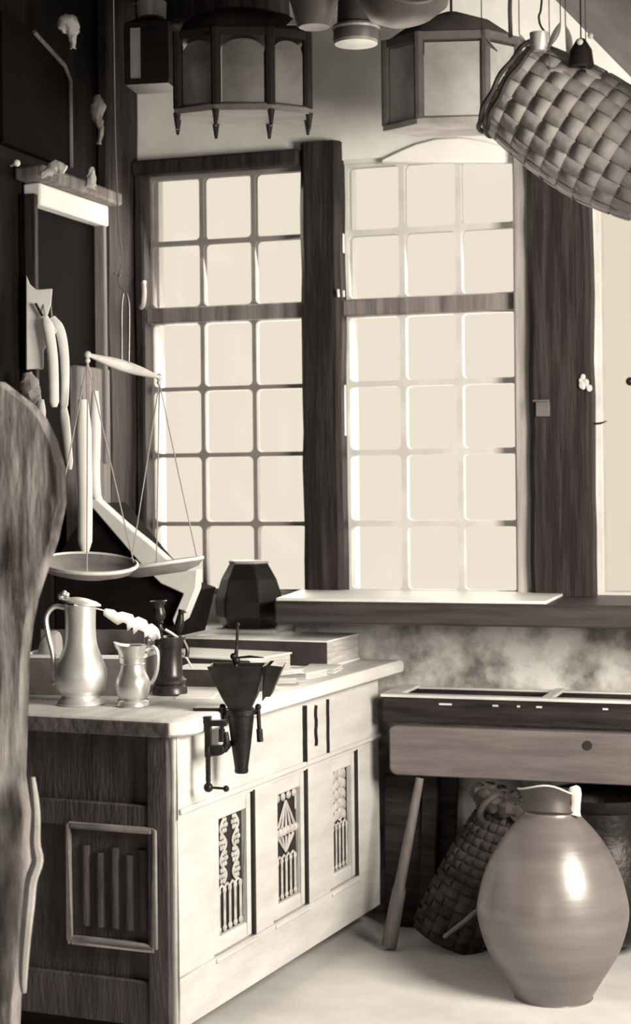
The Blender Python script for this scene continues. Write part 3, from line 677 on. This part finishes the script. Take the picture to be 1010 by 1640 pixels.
rag('rag', 'small white pointed rag low on the corner post', 'rag', [(148, 268, 3), (145, 288, 8), (143, 302, 10)], 6.9, rag_m)
o = thing('white_ball', 'small round white ball nailed above the niche cornice', 'ball', at(P(27, 261, 6.35))); MB().ball((0, 0, 0), .013).tube([(0, 0, 0), (-.03, .05, 0)], .005).build('ball', wax, o)
o = thing('wall_hook', 'little pale hook on the window jamb beside the balance cord', 'hook', at(P(230, 470, 7.4))); b = MB(); b.tube(smooth_pts([(0, .03, .05), (0, 0, .04), (.004, -.02, 0), (0, -.03, -.05), (-.012, -.01, -.06)], 4), .010, 8); b.build('hook', rag_m, o)

# rough post at the left edge of the picture
r = random.Random(11); ol = [(8, 612), (34, 632), (58, 650), (76, 672), (92, 705), (105, 750), (107, 805), (94, 865), (75, 920), (62, 960), (54, 1000), (47, 1060), (46, 1120), (44, 1180), (42, 1240), (50, 1300), (48, 1360), (54, 1410), (44, 1460), (42, 1520), (34, 1600), (30, 1720)]
dd = 4.3
rings = []
for x, y in ol:
    p = P(x, y, dd); z = p.z; j = r.uniform(-.006, .006)
    if z < FZ: z = FZ
    x0 = P(-150, y, dd).x
    rings.append([(x0, dd+.03, z), (x0, dd-.02, z), (x0+.10, dd-.03+j, z), ((x0+p.x)/2+.02, dd-.026-j, z), (p.x-.02, dd-.02+j, z), (p.x, dd+.0, z), (p.x-.005, dd+.02, z)])
b = MB(); b.loft(rings[::-1])
po = tag(b.build('timber_slab', rough_post, None), 'rough weathered timber slab standing upright at the left edge', 'timber')
pts = smooth_pts([P(x, y, 4.26) for x, y in ((52, 1245), (57, 1300), (56, 1350), (60, 1378), (50, 1410), (46, 1450), (41, 1500), (37, 1560), (38, 1590))], 4)
n = len(pts); MB().tube(pts, [.004+.011*math.sin(PI*(i+.5)/n)**.5 for i in range(n)], 8).build('bark_edge', bark_m, po)

# ------------------------------------------------------------------ faceted pot on the ledge
pc = WL(399, 1000, -.20); pw = WF @ Vector((pc.x, -.20, 1.07))
pt = thing('faceted_pot', 'dark faceted pot with flat top on the window ledge', 'pot', at(pw, ANG+.12))
b = MB(); n = 6
def hexr(rr, z, ph=0.0): return [(rr*math.cos(k*2*PI/n+ph), rr*math.sin(k*2*PI/n+ph), z) for k in range(n)]
b.loft([hexr(.112, 0), hexr(.142, .05), hexr(.146, .11), hexr(.118, .20), hexr(.083, .262), hexr(.078, .268)])
b.build('body', M('dark glazed facets', .018, .22, .1, var=.3, spec=.8), pt, bevel=.006, smooth=False)
b = MB(); b.loft([hexr(.08, .262), hexr(.086, .268), hexr(.080, .276)]); b.build('lid', M('pot lid', .35, .5, var=.1), pt, bevel=.003)

# ------------------------------------------------------------------ hanging lanterns and tinware
def hang_frame(px, py_bottom, d, yaw): return at(P(px, py_bottom, d), yaw)
def hook(parent, z0, mat=iron):
    zt = ZC - .01 - parent.matrix_world.translation.z
    b = MB(); b.tube([(0, 0, z0), (0, 0, z0+.02), (0, 0, zt)], .005, 8); b.build('hanging_hook', mat, parent)
def poly_lantern(name, label, frame, n, apo, H, frame_m, pane_m, base_m, arched, roof_h, pegs=True):
    o = thing(name, label, 'lantern', frame); R = apo/math.cos(PI/n); ph = -PI/2+PI/n
    def ring(rr, z): return [(rr*math.cos(ph+k*2*PI/n), rr*math.sin(ph+k*2*PI/n), z) for k in range(n)]
    b = MB(); b.loft([ring(R*1.06, 0), ring(R*1.06, .022), ring(R*1.0, .03)]); b.build('base', base_m, o, bevel=.003)
    b = MB()
    b.loft([ring(R*1.03, H-.03), ring(R*1.04, H), ring(R*.98, H)]);
    if arched:
        b.loft([ring(R*.97, H), ring(R*.9, H+roof_h*.35), ring(R*.68, H+roof_h*.7), ring(R*.3, H+roof_h*.95), ring(R*.08, H+roof_h)])
    else:
        b.loft([ring(R*.97, H), ring(R*.55, H+roof_h*.7), ring(R*.12, H+roof_h)])
    b.build('roof', frame_m, o)
    side = 2*apo*math.tan(PI/n)
    for k in range(n):
        a = ph+k*2*PI/n; x, y = R*math.cos(a), R*math.sin(a)
        b = MB(); b.tube([(x, y, .02), (x, y, H)], .018, 8); b.build('post', frame_m, o)
        if pegs: b = MB(); b.tube([(x*1.02, y*1.02, .005), (x*1.02, y*1.02, -.055)], [.014, .005], 8); b.build('foot_peg', frame_m, o)
    for k in range(n):
        am = ph+(k+.5)*2*PI/n
        b = MB(); b.M = RZ(am+PI/2) @ T(0, -apo*.985, 0)
        hw = side/2-.022; zt = H-.04
        if arched:
            ol = [(-hw, .032), (hw, .032), (hw, zt-hw*.6)] + [(hw*math.cos(q), zt-hw*.6+hw*.6*math.sin(q)) for q in [i*PI/10 for i in range(1, 10)]] + [(-hw, zt-hw*.6)]
        else: ol = [(-hw, .032), (hw, .032), (hw, zt), (-hw, zt)]
        b.prism(ol, 0, .004); b.build('pane', pane_m, o, smooth=False)
    hook(o, H+roof_h*.9)
    return o
poly_lantern('polygonal_lantern', 'large eight-sided dark lantern with arched horn panes over the left window', at(P(389, 188, 6.40), math.radians(3)) @ Matrix.Diagonal((1, .52, 1, 1)), 8, .235, .30, lantern_m, horn, M('lantern base plate', .22, .8), True, .10)
poly_lantern('polygonal_lantern', 'rusty six-sided lantern with pale panes above the right window', at(P(724, 208, 6.62), math.radians(-4)) @ Matrix.Diagonal((1, .55, 1, 1)), 6, .215, .345, lantern_brown, horn_pale, M('pale lantern base', .36, .7), False, .10, pegs=False)
o = thing('box_lantern', 'narrow black box lantern with one bright slit left of the big lantern', 'lantern', at(P(244, 142, 6.7), math.radians(-10)))
b = MB(); wd, H = .085, .215
b.bx(-wd, wd, -wd, wd, 0, .02).bx(-wd, wd, -wd, wd, H, H+.02)
b.bx(-wd, -wd+.022, -wd, wd, .02, H).bx(-wd+.062, wd, -wd, wd, .02, H)
b.loft([sq(wd, wd, H+.02), sq(.03, .03, H+.055)]); b.build('body', lantern_m, o, bevel=.003)
MB().bx(-wd+.022, -wd+.062, -wd+.004, -wd+.008, .02, H).build('pane', M('white lantern pane', .75, .5, var=.1), o)
MB().lathe([(0, H+.05), (.055, H+.055), (.058, H+.115), (.03, H+.13), (0, H+.135)], 20).build('chimney_cap', tin_pale, o)
hook(o, H+.12)
o = thing('tin_funnel', 'dull grey tin funnel hanging mouth down at the top centre', 'funnel', at(P(503, 44, 5.72), 0))
MB().lathe([(.050, 0), (.056, .005), (.086, .11), (.09, .13), (.03, .20), (.012, .22), (.010, .27)], 28).build('cone', tin_mid, o); hook(o, .25)
o = thing('tin_plate', 'small white triangular tin plate beside the hanging grey funnel', 'plate', at(P(474, 40, 6.1), 0))
b = MB(); b.prism([(-.033, 0), (.028, 0), (.022, .038), (.0, .030)], -.004, .004); b.build('plate', tin_pale, o); hook(o, .03)
o = thing('tin_can', 'pale cylindrical tin can hanging at the top centre over plaster', 'can', at(P(570, 70, 6.0), 0))
MB().lathe([(0, 0), (.070, 0), (.078, .012), (.078, .06), (.064, .07), (.060, .20), (0, .20)], 32).build('body', tin_mid, o)
MB().lathe([(.079, .045), (.083, .052), (.079, .06)], 32, cap=False).build('rim', tin_pale, o)
MB().lathe([(.0, -.003), (.074, -.002), (.076, .012), (.0, .012)], 32).build('bottom', tin_pale, o); hook(o, .19)
o = thing('hanging_bowl', 'dark shallow bowl hanging under the ceiling right of the pale can', 'bowl', at(P(658, 38, 5.6), 0) @ RY(math.radians(-10)))
MB().lathe([(0, 0), (.07, .006), (.125, .035), (.148, .085), (.150, .10), (.142, .09), (.115, .045), (.06, .018), (0, .014)], 40).build('bowl', tin_mid, o)
b = MB(); b.tube(smooth_pts([(-.05, -.148, .05), (0, -.146, .030), (.05, -.132, .028), (.09, -.11, .05)], 5), .006, 8); b.tube(smooth_pts([(-.05, -.148, .05), (0, -.150, .058), (.05, -.14, .04), (.09, -.11, .05)], 5), .005, 8); b.build('leaf_handle', M('bowl handle', .3, .5, .3), o)
hook(o, .09)

# ------------------------------------------------------------------ splint basket
c0, c1 = P(818, 138, 5.0), P(1052, 284, 4.9)
ax = (c1-c0).normalized(); LEN = (c1-c0).length
vp = Vector((0, 1, 0)); ux = (vp-ax*vp.dot(ax)).normalized(); uy = ax.cross(ux)
def woven(parent, Mx, L, rad, nt, nth, mat_h, mat_s, gap=.12, amp=.004, name=('hoops', 'staves'), squash=1.0, sub=3):
    def pt(t, a, off):
        r_ = rad(t)+off; return (r_*math.cos(a), r_*math.sin(a)*squash, t*L)
    b = MB(); b.M = Mx
    for i in range(nt):
        t0, t1 = (i+gap/2)/nt, (i+1-gap/2)/nt; R0, R1 = [], []
        for j in range(nth*sub):
            a = j*2*PI/(nth*sub); off = amp*max(-1, min(1, 1.9*math.cos(PI*(j/sub)+PI*i)))
            R0.append(pt(t0, a, off)); R1.append(pt(t1, a, off))
        b.loft([R0, R1], cap=False)
    h = b.build(name[0], mat_h, parent, solid=.002)
    b = MB(); b.M = Mx
    for j in range(nth):
        a0, a1 = (j-.5+gap/2)*2*PI/nth, (j+.5-gap/2)*2*PI/nth; ra = []
        for i in range(nt*sub+1):
            t = i/(nt*sub); off = -amp*max(-1, min(1, 1.9*math.cos(PI*j + PI*(t*nt-.5))))
            ra.append([pt(t, a0, off), pt(t, a1, off)])
        b.loft(ra, cap=False, closed=False)
    s_ = b.build(name[1], mat_s, parent, solid=.002)
    return h, s_
bk = thing('splint_basket', 'large woven splint basket hanging on its side at upper right', 'basket', Matrix.Translation(c0))
Rm = Matrix((ux, uy, ax)).transposed().to_4x4()
rad = lambda t: .142+.030*math.sin(PI*min(1, t*.9))-.05*max(0, t-.7)**1.2
woven(bk, Rm, LEN, rad, 9, 22, splint, splint, gap=.09, amp=.0032, sub=6)
b = MB(); b.M = Rm
for k, zz in ((0, -.006), (1, .020)):
    b.tube([((.150-.0*k)*math.cos(a), .150*math.sin(a), zz+.003*math.sin(9*a)) for a in [i*2*PI/48 for i in range(49)]], .0075, 8)
b.build('rim', splint_dark, bk)
b = MB(); b.M = Rm; b.lathe([(0, LEN-.008), (rad(1)-.006, LEN-.008), (rad(1)-.003, LEN), (0, LEN+.004)], 32); b.build('bottom', splint, bk)
b = MB(); b.tube(smooth_pts([(0, 0, .14), (.0, -.01, .26), (.03, 0, .40), (.03, 0, ZC-.012-c0.z)], 6), .006, 8); b.build('carrying_cord', cord_dark, bk)
# pale oddments above the basket
def strip(label, pts, wd, d, mat=tin_pale, name='curled_shaving', cat='wood shaving', g='curled pale shavings above the basket'):
    P3 = smooth_pts([P(x, y, d) for x, y in pts], 5); n = len(P3)
    o = thing(name, label, cat, at(P3[0]), g); b = MB(); b.M = Matrix.Translation(-P3[0])
    b.tube(P3, [max(.002, wd*math.sin(PI*(i+.6)/(n+.2))) for i in range(n)], 8, flat=.35, up=(0, 1, 0)); b.build('strip', mat, o)
    b = MB(); q = ZC-.012; b.tube([P3[0]-P3[0], Vector((0, .02, q-P3[0].z))], .0015, 6); b.build('thread', cord_dark, o)
strip('thin pale shaving touching the lantern left of the basket', [(771, 56), (780, 68), (796, 82)], .006, 5.1)
strip('pale shaving hanging against the basket rim', [(831, 54), (838, 66), (847, 82)], .006, 4.9)
strip('upright curved pale shaving right of the white cup', [(897, 36), (889, 55), (876, 78)], .010, 4.9)
strip('drooping pale shaving with a forked top right of the cup', [(905, 40), (910, 60), (912, 90), (911, 115)], .010, 4.92)
strip('flat pale shaving lying on the top of the basket', [(880, 112), (896, 115), (914, 118)], .012, 4.83)
strip('pale shaving tip hanging lowest at right over the basket', [(938, 112), (950, 122), (966, 130)], .011, 4.83)
o = thing('white_cup', 'small white hanging cup above the basket rim', 'cup', at(P(863, 82, 4.79)))
MB().lathe([(0, 0), (.016, .001), (.024, .015), (.026, .05), (.023, .05), (.02, .015), (0, .006)], 24).build('cup', tin_pale, o)
b = MB(); b.tube(smooth_pts([(.02, 0, .045), (.0, 0, .09), (.01, 0, .2), (.01, .02, ZC-.012-P(863, 82, 4.79).z)], 5), .003, 6); b.build('wire', iron, o)
o = thing('tin_bell', 'dark little tin bell with bright spots hanging right of the cup', 'bell', at(P(930, 92, 4.84)))
MB().lathe([(.032, -.03), (.036, -.025), (.03, .02), (.012, .05), (0, .055)], 24).build('bell', tin, o)
b = MB(); b.ball((-.008, -.034, .035), .009).ball((.022, -.03, .052), .008); b.build('rivet', wax, o)
b = MB(); b.tube([(0, 0, .05), (0, .02, ZC-.012-P(930, 92, 4.84).z)], .002, 6); b.build('wire', iron, o)

# ------------------------------------------------------------------ bench under the window
BY, BB = -.45, -.13
bx0 = WL(612, 1117, BY).x; bx1 = 2.35
bn = thing('display_bench', 'long dark workbench with bright front rail under the window board', 'bench', WF @ T(bx0, BY, 0)); BI = T(-bx0, -BY, 0)
zt = WL(700, 1115, BY).z
b = MB(); b.M = BI; b.bx(bx0, bx1, BY, BY+.035, zt-.105, zt-.008).bx(bx0, bx0+.03, BY+.035, BB, zt-.105, zt-.008).bx(bx1-.03, bx1, BY+.035, BB, zt-.105, zt-.008).bx(bx0, bx1, BB-.03, BB, zt-.105, zt-.008); b.build('apron', bench_dark, bn, bevel=.004)
b = MB(); b.M = BI; b.bx(bx0+.03, bx1-.03, BY+.035, BB-.03, zt-.05, zt-.03); b.build('bed', bench_dark, bn)
xe = WL(680, 1100, BB).x
b = MB(); b.M = BI; b.bx(bx0-.006, bx1, BY-.008, BY+.04, zt-.008, zt+.004).bx(bx0-.006, xe-.02, BY+.04, BB, zt-.008, zt+.004)
xm = WL(888, 1108, -.3).x
b.bx(xm-.03, xm+.01, BY+.04, BB, zt-.008, zt+.004).bx(xe-.02, bx1, BB-.03, BB, zt-.010, zt-.002); b.build('top_rail', bench_rail, bn, bevel=.002)
for k, (px, wd) in enumerate(((713, .05), (793, .022), (863, .022), (969, .02), (830, .012))):
    x = WL(px, 1127, BY).x; b = MB(); b.M = BI; b.bx(x-wd/2, x+wd/2, BY-.0025, BY+.001, zt-.033, zt-.026); b.build('worn_patch', bench_rail, bn)
lx = WL(624, 1200, BY-.03).x; zb0, zb1 = WL(800, 1248, BY-.03).z, WL(800, 1168, BY-.03).z
b = MB(); b.M = BI
rr = .03; ol = [(lx+rr-rr*math.cos(a), zb0+rr-rr*math.sin(a)) for a in [k*PI/12 for k in range(7)]] + [(bx1, zb0-.004), (bx1, zb1)] + [(lx+rr-rr*math.sin(a), zb1-rr*.6+rr*.6*math.cos(a)) for a in [k*PI/12 for k in range(7)]]
b.prism(ol, BY-.04, BY+.03); lb = b.build('lower_board', bench_board, bn, bevel=.006)
k0 = WL(940, 1194, BY-.04); b = MB(); b.M = BI @ T(k0.x, BY-.041, k0.z) @ RX(PI/2); b.lathe([(0, -.004), (.019, -.004), (.017, .003), (0, .003)], 20); b.build('knot_hole', recess_m, lb)
def leg(pxa, pya, Ya, pxb, Yb, wd, dp, name='leg', mat=bench_dark):
    a = WL(pxa, pya, Ya); a.y = Ya; zb_ = 0.0
    x1 = WL(pxb, 1500, Yb).x
    b = MB(); b.M = BI
    b.loft([[(a.x-wd, Ya-dp, a.z), (a.x+wd, Ya-dp, a.z), (a.x+wd, Ya+dp, a.z), (a.x-wd, Ya+dp, a.z)], [(x1-wd, Yb-dp, FZ), (x1+wd, Yb-dp, FZ), (x1+wd, Yb+dp, FZ), (x1-wd, Yb+dp, FZ)]][::-1])
    return b.build(name, mat, bn, bevel=.004)
leg(716, 1240, -.22, 706, -.22, .045, .02)
leg(690, 1240, -.30, 684, -.30, .030, .02)
leg(646, 1240, -.28, 648, -.28, .075, .02)  # end leg widened into a dark board standing in for the gap's shadow
for xx in (2.25,):
    b = MB(); b.M = BI; b.bx(xx-.05, xx+.05, -.36, -.30, FZ, zb0+.02).build('leg', bench_dark, bn)
# leaning pole
pa, pb = WL(672, 1246, -.507), in_frame(WF, 2, FZ, 622, 1522)
pa = WF @ pa; pb = WF @ pb; pb.z = FZ+.012
o = thing('wooden_pole', 'slanting grey pole leaning against the bench board', 'pole', at(pb)); b = MB(); b.M = Matrix.Translation(-pb)
b.tube([pb, pb.lerp(pa, .33), pb.lerp(pa, .36), pb.lerp(pa, .7), pa], [.030, .026, .021, .018, .015], 12); b.build('shaft', pole_m, o, jitter=.001)

# ------------------------------------------------------------------ stoneware jar
jp = in_frame(WF, 2, FZ, 886, 1596); jw = WF @ jp; pm = F/jw.y
jr = thing('stoneware_jar', 'big egg-shaped glazed stoneware jar standing on the floor at right', 'jar', at(jw, ANG+.1))
S = 1/pm
prof = [(0, 0), (58, 0), (62, 4), (80, 34), (104, 74), (117, 112), (121, 138), (118, 162), (109, 195), (92, 232), (72, 262), (52, 284), (43, 294), (41, 300)]
prof = smooth_prof([(r_*S, z*S) for r_, z in prof], 5)
MB().lathe(prof, 64, mod=lambda p, a, i: Vector((p.x, p.y, p.z))).build('body', stoneware, jr)
def lip(p, a, i):
    t = min(1, i/4); left = max(0, math.cos(a-PI*1.08))**3; front = max(0, math.cos(a-PI*1.48))**3; rgt = max(0, math.cos(a-PI*1.86))**4
    return Vector((p.x*(1+.22*left*t), p.y, p.z + t*S*(4*left + 16*front - 2*rgt)))
MB().lathe([(40*S, 296*S), (46*S, 300*S), (43*S, 304*S), (40*S, 310*S), (40*S, 318*S), (44*S, 328*S), (41*S, 328*S), (37*S, 312*S), (36*S, 298*S)], 64, mod=lip).build('broken_lip', stoneware_in, jr)
b = MB(); rim_pts = []
for k in range(13):
    a = PI*(1.05+.75*k/12); left = max(0, math.cos(a-PI*1.08))**3; front = max(0, math.cos(a-PI*1.48))**3; rgt = max(0, math.cos(a-PI*1.86))**4
    rim_pts.append((44*S*math.cos(a)*(1+.22*left), 44*S*math.sin(a), S*(329+4*left+16*front-2*rgt)))
b.tube(rim_pts, .0035, 8); b.build('lip_edge', M('pale jar handle', .55, .4, var=.1), jr)
b = MB(); b.tube(smooth_pts([(37*S, -24*S, 297*S), (40*S, -25*S, 312*S), (40*S, -24*S, 328*S), (36*S, -23*S, 342*S)], 4), [.024, .021, .018, .017, .016, .016, .017, .018, .020, .021, .022, .020, .012], 12, flat=.4, up=(0, 1, 0))
b.build('handle_stub', M('pale jar handle', .55), jr)

# ------------------------------------------------------------------ wicker creel and cauldron under the bench
ca, cb_ = WF @ in_frame(WF, 2, FZ, 722, 1513), P(806, 1282, 6.55)
ca = Vector((ca.x, ca.y, FZ+.03)); ax = (cb_-ca).normalized(); L = (cb_-ca).length
uy = Vector((0, 1, 0)); uy = (uy-ax*uy.dot(ax)).normalized(); ux = uy.cross(ax)
cr = thing('wicker_creel', 'dark conical wicker creel leaning under the bench behind the jar', 'creel', Matrix.Translation(ca))
Rm = Matrix((ux, uy, ax)).transposed().to_4x4()
radc = lambda t: .15+.012*math.sin(PI*t)-.085*t**1.1
woven(cr, Rm, L, radc, 16, 18, wicker, wicker, gap=.10, amp=.006, name=('weave', 'rods'))
b = MB(); b.M = Rm; b.lathe([(0, .005), (radc(0)-.01, .005), (radc(0)-.012, .03), (0, .03)], 24); b.build('bottom', wicker, cr)
b = MB(); b.M = Rm
for k in range(12):
    a = k*2*PI/12; b.ball((.095*math.cos(a), .095*math.sin(a), L-.005), .034, n=8)
b.lathe([(0, L-.01), (.08, L-.01), (.07, L+.02), (0, L+.02)], 18)
b.build('knotted_rim', splint_dark, cr, jitter=.006)
b = MB(); b.M = Matrix.Translation(-ca); b.tube(smooth_pts([P(796, 1272, 6.44), P(778, 1285, 6.40), P(768, 1304, 6.40), P(776, 1325, 6.44)], 5), .012, 8); b.build('loop_handle', splint_dark, cr)
b = MB(); b.tube(smooth_pts([P(718, 1492, 5.8), P(740, 1475, 5.78), P(765, 1452, 5.76)], 4), .014, 8, flat=.6)
stp = P(712, 1500, 6.28); o = thing('bent_twig', 'pale bent twig lying between the creel and the jar', 'twig', at(stp)); b2 = MB(); b2.M = Matrix.Translation(-stp)
b2.tube(smooth_pts([P(712, 1500, 6.28), P(740, 1478, 6.24), P(768, 1454, 6.22)], 5), .013, 8, flat=.6); b2.build('twig', pole_m, o); b.bm.free()
kw = P(962, 1270, 6.53); kw = Vector((kw.x, kw.y, FZ)); zr = P(962, 1270, 6.53).z - FZ
kd = thing('cauldron', 'broad black iron cauldron half hidden behind the stoneware jar', 'cauldron', at(kw))
MB().lathe(smooth_prof([(0, .03), (.14, .04), (.21, .12), (.235, .24), (.215, .36), (.19, .44), (.185, zr-.05)], 4)+[(.215, zr-.02), (.218, zr), (.20, zr), (.17, zr-.05), (.17, .4), (.0, .1)], 48).build('body', iron, kd)
for k in range(3):
    a = k*2*PI/3+.5; b = MB(); b.tube([(.15*math.cos(a), .15*math.sin(a), .06), (.17*math.cos(a), .17*math.sin(a), 0)], [.03, .018], 8); b.build('leg', iron, kd)

# ------------------------------------------------------------------ small ironwork on the right post
def on_post(px, py, Y=-.115): return WF @ WL(px, py, Y)
o = thing('window_catch', 'dark round knob at the right edge of the bright undivided window', 'knob', WF @ Matrix.Translation(WL(1009, 611, .04)))
MB().ball((0, -.012, 0), .017).tube([(0, -.01, 0), (0, .022, 0)], .008).build('knob', iron, o)
o = thing('iron_nail', 'bent iron nail sticking out of the right side of the dark post', 'nail', at(on_post(954, 678, -.06)))
b = MB(); b.tube([(-.03, .01, -.004), (.018, 0, .0), (.040, -.01, .008)], [.005, .004, .002], 8); b.build('nail', iron, o)
o = thing('iron_latch', 'small pale iron latch plate on the wide dark post', 'latch', at(on_post(868, 655), ANG))
b = MB(); b.bx(-.034, .030, -.022, .0, .028, .036).bx(-.024, .03, -.012, .03, -.03, .028); b.build('plate', M('latch iron', .16, .5, .3), o, bevel=.002)
o = thing('plaster_crumb', 'broken white patch of plaster on the upper right of the dark post', 'plaster', at(on_post(938, 620), ANG))
b = MB(); r = random.Random(3)
for k in range(7): b.ball((r.uniform(-.02, .02), -.004, r.uniform(-.045, .04)), r.uniform(.006, .015), (1, .4, 1.2), 7)
b.build('patch', rag_m, o)
o = thing('window_pegs', 'pair of small white pegs on the mullion beside the transom', 'peg', at(WF @ WL(545, 468, -.07), ANG))
b = MB(); b.tube([(-.008, 0, -.02), (-.010, -.004, .012)], .006, 8).tube([(.014, 0, -.02), (.014, -.004, .006)], .005, 8); b.build('peg', wax, o)
